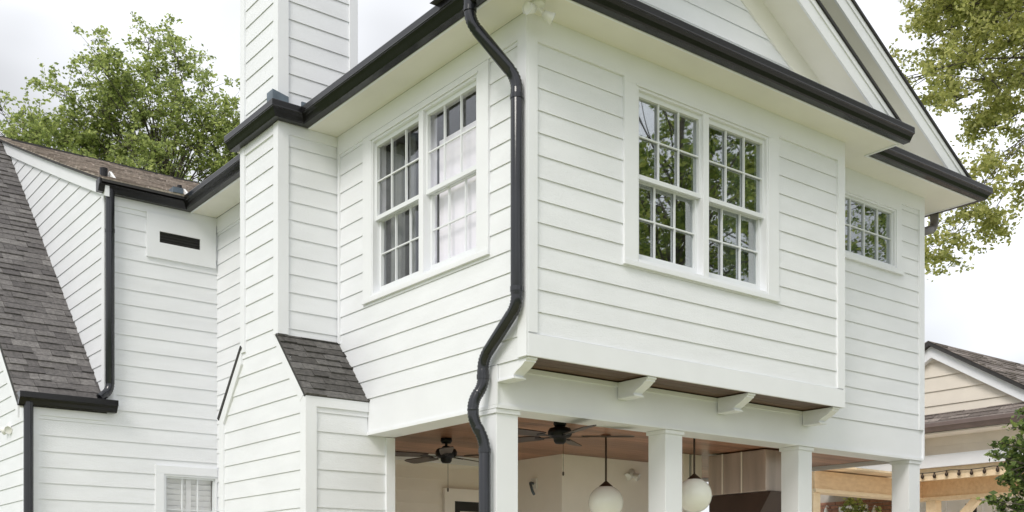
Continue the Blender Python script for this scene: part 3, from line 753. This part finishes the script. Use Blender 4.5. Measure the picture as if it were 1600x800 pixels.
mb.build('gutter', mat('brown_gutter_metal', (.16, .12, .11), .5, .1, 5), nb)
MB().box((NX - .29, 1.0, 4.06), (NX + .2, 5.6, 4.085)).build('soffit', M['cream'], nb)
mb = MB(); siding(mb, PX(NX + .12), [(1.0, 3.76), (5.6, 3.76), (5.6, 4.06), (1.0, 4.06)], (), 3.76, exp=.15)
mb.box((NX + .12, 1.0, .0), (NX + .2, 1.2, 3.76))
mb.build('wall', M['tan'], nb)
MB().box((NX + .03, .9, 3.56), (NX + .12, 6.2, 3.745)).box((NX + .02, .9, 3.745), (NX + .12, 6.2, 3.76)).build('fascia', M['trim'], nb)
mb = MB(); z = 0.
while z < 3.4:
    rnd = random.Random(int(z * 100)); y = 1 + rnd.random() * .2
    while y < 9:
        mb.box((NX + 3.6, y, z), (NX + 3.7, y + .20, z + .067)); y += .215
    z += .08
mb.build('brick_wall', M['brick'], nb)
MB().box((NX + 3.62, .9, 0), (NX + 3.72, 9, 3.7)).build('mortar', mat('pale_mortar', (.42, .38, .34), .9, .1, 8), nb)
def nwin(y0, y1, z0, z1, x=NX + 3.6):
    wn = MB().box((x - .05, y0 - .1, z0), (x, y0, z1 + .1)).box((x - .05, y1, z0), (x, y1 + .1, z1 + .1)).box((x - .05, y0, z1), (x, y1, z1 + .1)).box((x - .04, (y0 + y1) / 2 - .03, z0), (x, (y0 + y1) / 2 + .03, z1)).build('window', M['trim'], nb)
    MB().box((x - .025, y0, z0), (x - .005, y1, z1)).build('pane', M['lens'], wn)
nwin(7.15, 7.65, 1.3, 3.22)
MB().box((NX + 3.52, .9, 0), (NX + 3.6, 6.05, 3.5)).build('white_wall', M['trim'], nb)
nwin(5.30, 5.55, 1.0, 3.2, NX + 3.52); nwin(4.55, 4.80, 1.0, 3.2, NX + 3.52)
MB().box((NX + .15, 1.0, 3.62), (NX + 3.7, 8.0, 3.66)).box((NX + .16, 5.55, 3.76), (NX + 11, 5.6, 4.06)).build('porch_ceiling', M['timber_pale'], nb)

pg = thing('timber_porch_frame', 'honey coloured timber porch frame of the neighbouring house with diagonal brace', 'porch frame')
PXX = 11.9
MB().box((PXX, .8, 3.12), (PXX + .22, 3.95, 3.40)).build('beam', M['timber'], pg)
MB().box((8.9, 3.95, 3.12), (PXX + .22, 4.17, 3.40)).build('beam', M['timber'], pg)
MB().box((NX + .13, .8, 3.36), (NX + .18, 6.0, 3.555)).build('added_header_board', M['timber_pale'], pg)  # vertical board added to look bright in place of the lit soffit planks
MB().box((PXX - .02, .8, 3.06), (PXX + .24, 3.93, 3.118)).box((8.9, 3.93, 3.06), (PXX + .24, 4.19, 3.118)).build('beam_trim', M['timber_pale'], pg)
mb = MB()
for k in range(3): mb.box((NX + .2 + k * .15, .8, 3.42), (NX + .2 + k * .15 + .145, 4.4, 3.45))
for k in range(14): mb.box((8.9 + k * .15, 3.6, 3.42), (8.9 + k * .15 + .145, 4.6, 3.45))
mb.build('ceiling_board', M['timber_pale'], pg)
for x, y in ((PXX + .11, 3.80), (8.98, 4.06), (PXX + .11, .95)):
    MB().box((x - .09, y - .09, 0), (x + .09, y + .09, 3.058)).build('post', M['timber_pale'], pg)
MB().beam((PXX + .11, 3.70, 2.35), (PXX + .11, 3.0, 3.05), .12, .12).build('brace', M['timber_pale'], pg)

sl_ = thing('string_light', 'string of small dark festoon bulbs strung along the timber porch beam', 'string lights')
pts = [(NX + .09, 3.85 - 2.9 * k / 40, 3.50 - .02 * math.sin(math.pi * ((k / 10) % 1))) for k in range(41)]
MB().tube(pts, .006, 5).build('cable', M['dark'], sl_)
for k in range(0, 41, 3):
    p = pts[k]; MB().lathe([(0, .0), (.014, -.005), (.016, -.03), (.028, -.05), (.028, -.075), (.012, -.095), (0, -.098)], p, 10).build('bulb', M['bronze'], sl_)
for (y, z), lb in (((8.05, 3.24), 'left of the window'), ((6.85, 3.18), 'right of the window')):
    t = thing('wall_light', 'small white teardrop wall light on the brick wall ' + lb, 'wall light', (NX + 3.6, y, z), 0, 'teardrop lights on the brick wall')
    MB().tube([(0, 0, .08), (-.06, 0, .12), (-.09, 0, .08)], .01, 6, .03).build('arm', M['lampwhite'], t)
    MB().lathe([(0, .08), (.02, .06), (.05, -.04), (.045, -.08), (0, -.09)], (-.09, 0, 0), 14).build('shade', M['lampwhite'], t)

MB().tube([(NX - .22, 3.62, 4.10), (NX - .22, 3.62, 3.98), (NX + .02, 3.80, 3.86), (NX + .02, 3.80, 3.78)], .05, 10, .06).build('downspout', M['bronze'], nb)

# ================================================================== TREES
def leaf_mesh(name, pts, size, seed, m, parent):
    rs = np.random.RandomState(seed); n = len(pts)
    a = rs.normal(size=(n, 3)); a /= np.linalg.norm(a, axis=1)[:, None]
    a[:, 2] *= .75
    b = rs.normal(size=(n, 3)); b -= a * (np.sum(a * b, 1) / np.sum(a * a, 1))[:, None]; b /= np.linalg.norm(b, axis=1)[:, None]
    s = size * rs.uniform(.55, 1.3, n)[:, None]
    v = np.stack([pts - a * s * .5, pts + b * s * .27 + a * s * .02, pts + a * s * .5, pts - b * s * .27 + a * s * .02], 1).reshape(-1, 3)
    f = np.arange(4 * n).reshape(n, 4)
    me = bpy.data.meshes.new(name)
    me.vertices.add(4 * n); me.vertices.foreach_set('co', v.ravel())
    me.loops.add(4 * n); me.loops.foreach_set('vertex_index', f.ravel())
    me.polygons.add(n); me.polygons.foreach_set('loop_start', np.arange(0, 4 * n, 4)); me.polygons.foreach_set('loop_total', np.full(n, 4))
    me.update(); me.validate(); me.materials.append(m)
    o = bpy.data.objects.new(name, me); C.objects.link(o); o.parent = parent
    return o
def tree(name, label, base, crown, radii, clumps, per, csize, lsize, seed, lm, trunk_r=.25, group=None, extra=(), cat='tree', fork=.35, sub=5, lobes=()):
    """trunk and limbs as tapered tubes reaching to clumps spread through the crown; leaves cluster round the twig ends"""
    rnd = random.Random(seed); rs = np.random.RandomState(seed)
    t = thing(name, label, cat, base, 0, group)
    c = Vector(crown) - Vector(base); rx, ry, rz = radii
    ctr = []
    for cc, (ax, ay, az), n in [(crown, radii, clumps)] + list(lobes):
        for k in range(n):
            d = Vector((rnd.gauss(0, 1), rnd.gauss(0, 1), rnd.gauss(0, 1))).normalized() * (rnd.random() ** .42)
            ctr.append(Vector(cc) - Vector(base) + Vector((d.x * ax, d.y * ay, d.z * az)))
    nmain = len(ctr)
    ctr += [Vector(e) - Vector(base) for e in extra]
    fk = c - Vector((0, 0, rz * (1 - fork)))
    top = c + Vector((rnd.uniform(-.2, .2) * rx, rnd.uniform(-.2, .2) * ry, rz * .75))
    mid = (fk + top) / 2 + Vector((rnd.uniform(-.1, .1) * rx, rnd.uniform(-.1, .1) * ry, 0))
    tr = MB().tube([(0, 0, -.1), fk * .5 + Vector((.1, -.08, 0)), fk, mid, top], [trunk_r, trunk_r * .8, trunk_r * .65, trunk_r * .35, .03], 10)
    pts = []
    for p in ctr:
        h = max(0, min(1, (p.z - fk.z) / max(.1, top.z - fk.z) * .7)); s0 = fk.lerp(top, h * .85)
        m1 = s0.lerp(p, .5) + Vector((rnd.uniform(-.1, .1), rnd.uniform(-.1, .1), .12)) * (p - s0).length
        r0 = max(.014, trunk_r * (.20 if len(pts) < 3 * sub * nmain else .06) * min(1, (p - s0).length / rx))
        tr.tube([s0, m1, p], [r0, r0 * .55, r0 * .2], 6, cap=False)
        for k in range(sub):
            d = Vector((rnd.gauss(0, 1), rnd.gauss(0, 1), rnd.gauss(0, .8))) * csize
            q = p + d; tr.tube([m1.lerp(p, .6 + .4 * rnd.random()), q], [r0 * .25 + .003, .003], 4, cap=False)
            n = max(3, int(per / sub * rnd.uniform(.5, 1.5)))
            for tw in range(3):
                e = q + Vector((rnd.gauss(0, 1), rnd.gauss(0, 1), rnd.gauss(0, .7))) * csize * .55
                f = rs.uniform(.15, 1.1, (n // 3 + 1, 1))
                pts.append(np.array(q)[None] * (1 - f) + np.array(e)[None] * f + rs.normal(size=(n // 3 + 1, 3)) * csize * .15)
                tr.tube([q, e], [.004, .002], 3, cap=False)
    tr.build('trunk', M['bark'], t)
    leaf_mesh('crown', np.concatenate(pts), lsize, seed, lm, t)
    return t
tree('maple_tree', 'tall light green tree rising behind the chimney and dormer roof', (4.7, 21.2, 0), (4.75, 21.2, 11.7), (2.6, 2.2, 1.9), 44, 400, .34, .11, 3, M['leaf_light'], .13, 'trees behind the house', fork=-1.2, sub=9,
     lobes=[((4.35, 21.4, 14.2), (1.65, 1.5, 2.0), 24), ((3.2, 22.1, 13.6), (1.0, 1.0, 1.0), 14), ((5.6, 20.6, 13.9), (.9, .9, .9), 8), ((6.4, 20.0, 12.5), (1.2, 1.0, 1.5), 26), ((4.9, 21.2, 10.2), (2.9, 2.4, 1.4), 26)])
tree('maple_tree', 'smaller light green tree behind the top of the steep roof at left', (2.0, 23.1, 0), (2.0, 23.1, 12.6), (1.75, 1.6, 1.7), 32, 300, .33, .11, 8, M['leaf_light'], .14, 'trees behind the house', sub=9, fork=-.6)
tree('oak_tree', 'large yellow green oak towering behind the right gable', (25.5, 7.2, 0), (25.5, 7.2, 18.6), (5.2, 5.2, 5.4), 150, 700, .55, .15, 5, M['leaf_oak'], .42, None,
     [(22.3, 9.2, 11.7), (22.0, 9.4, 11.2), (21.7, 9.6, 10.5), (22.1, 9.3, 10.9), (22.6, 9.0, 12.2), (23.0, 8.8, 11.5), (24, 8.2, 12.4), (25, 7.6, 12.6), (24.6, 7.9, 13.2), (23.4, 8.6, 13.0)], sub=7)
tree('distant_tree', 'dark green tree top beyond the neighbouring roof at the right edge', (34, 11.3, 0), (34, 11.3, 7.2), (2.4, 2.4, 3.6), 50, 200, .45, .26, 12, M['leaf_dark'], .2)
tree('shrub', 'deep green leafy shrub in front of the timber porch at the right edge', (5.9, -1.27, 0), (5.9, -1.27, 2.3), (.56, .56, 1.25), 130, 150, .13, .075, 21, M['leaf_dark'], .05, None, cat='shrub', fork=.1)
tree('shrub', 'small yellow green plant by the brick wall seen through the porch', (14.0, 6.75, 0), (14.0, 6.75, 2.55), (.35, .35, .8), 24, 60, .12, .12, 31, M['leaf_light'], .03, None, cat='shrub', fork=.1)
for k, (x, y, h, rx) in enumerate(((12.6, -10.5, 9.8, 4.4), (8.0, -13.5, 9.6, 3.6), (18.5, -12.5, 10.5, 5.0))):
    tree('garden_tree', ('broad green tree across the yard mirrored in the bay window panes', 'narrower green tree across the yard mirrored in the left bay panes', 'tallest green tree at the far side of the yard mirrored in the small window')[k],
         (x, y, 0), (x, y, h), (rx, rx, 5.2), 52, 520, .5, .13, 50 + k, M['leaf_back'], .18, 'trees across the yard mirrored in the windows')
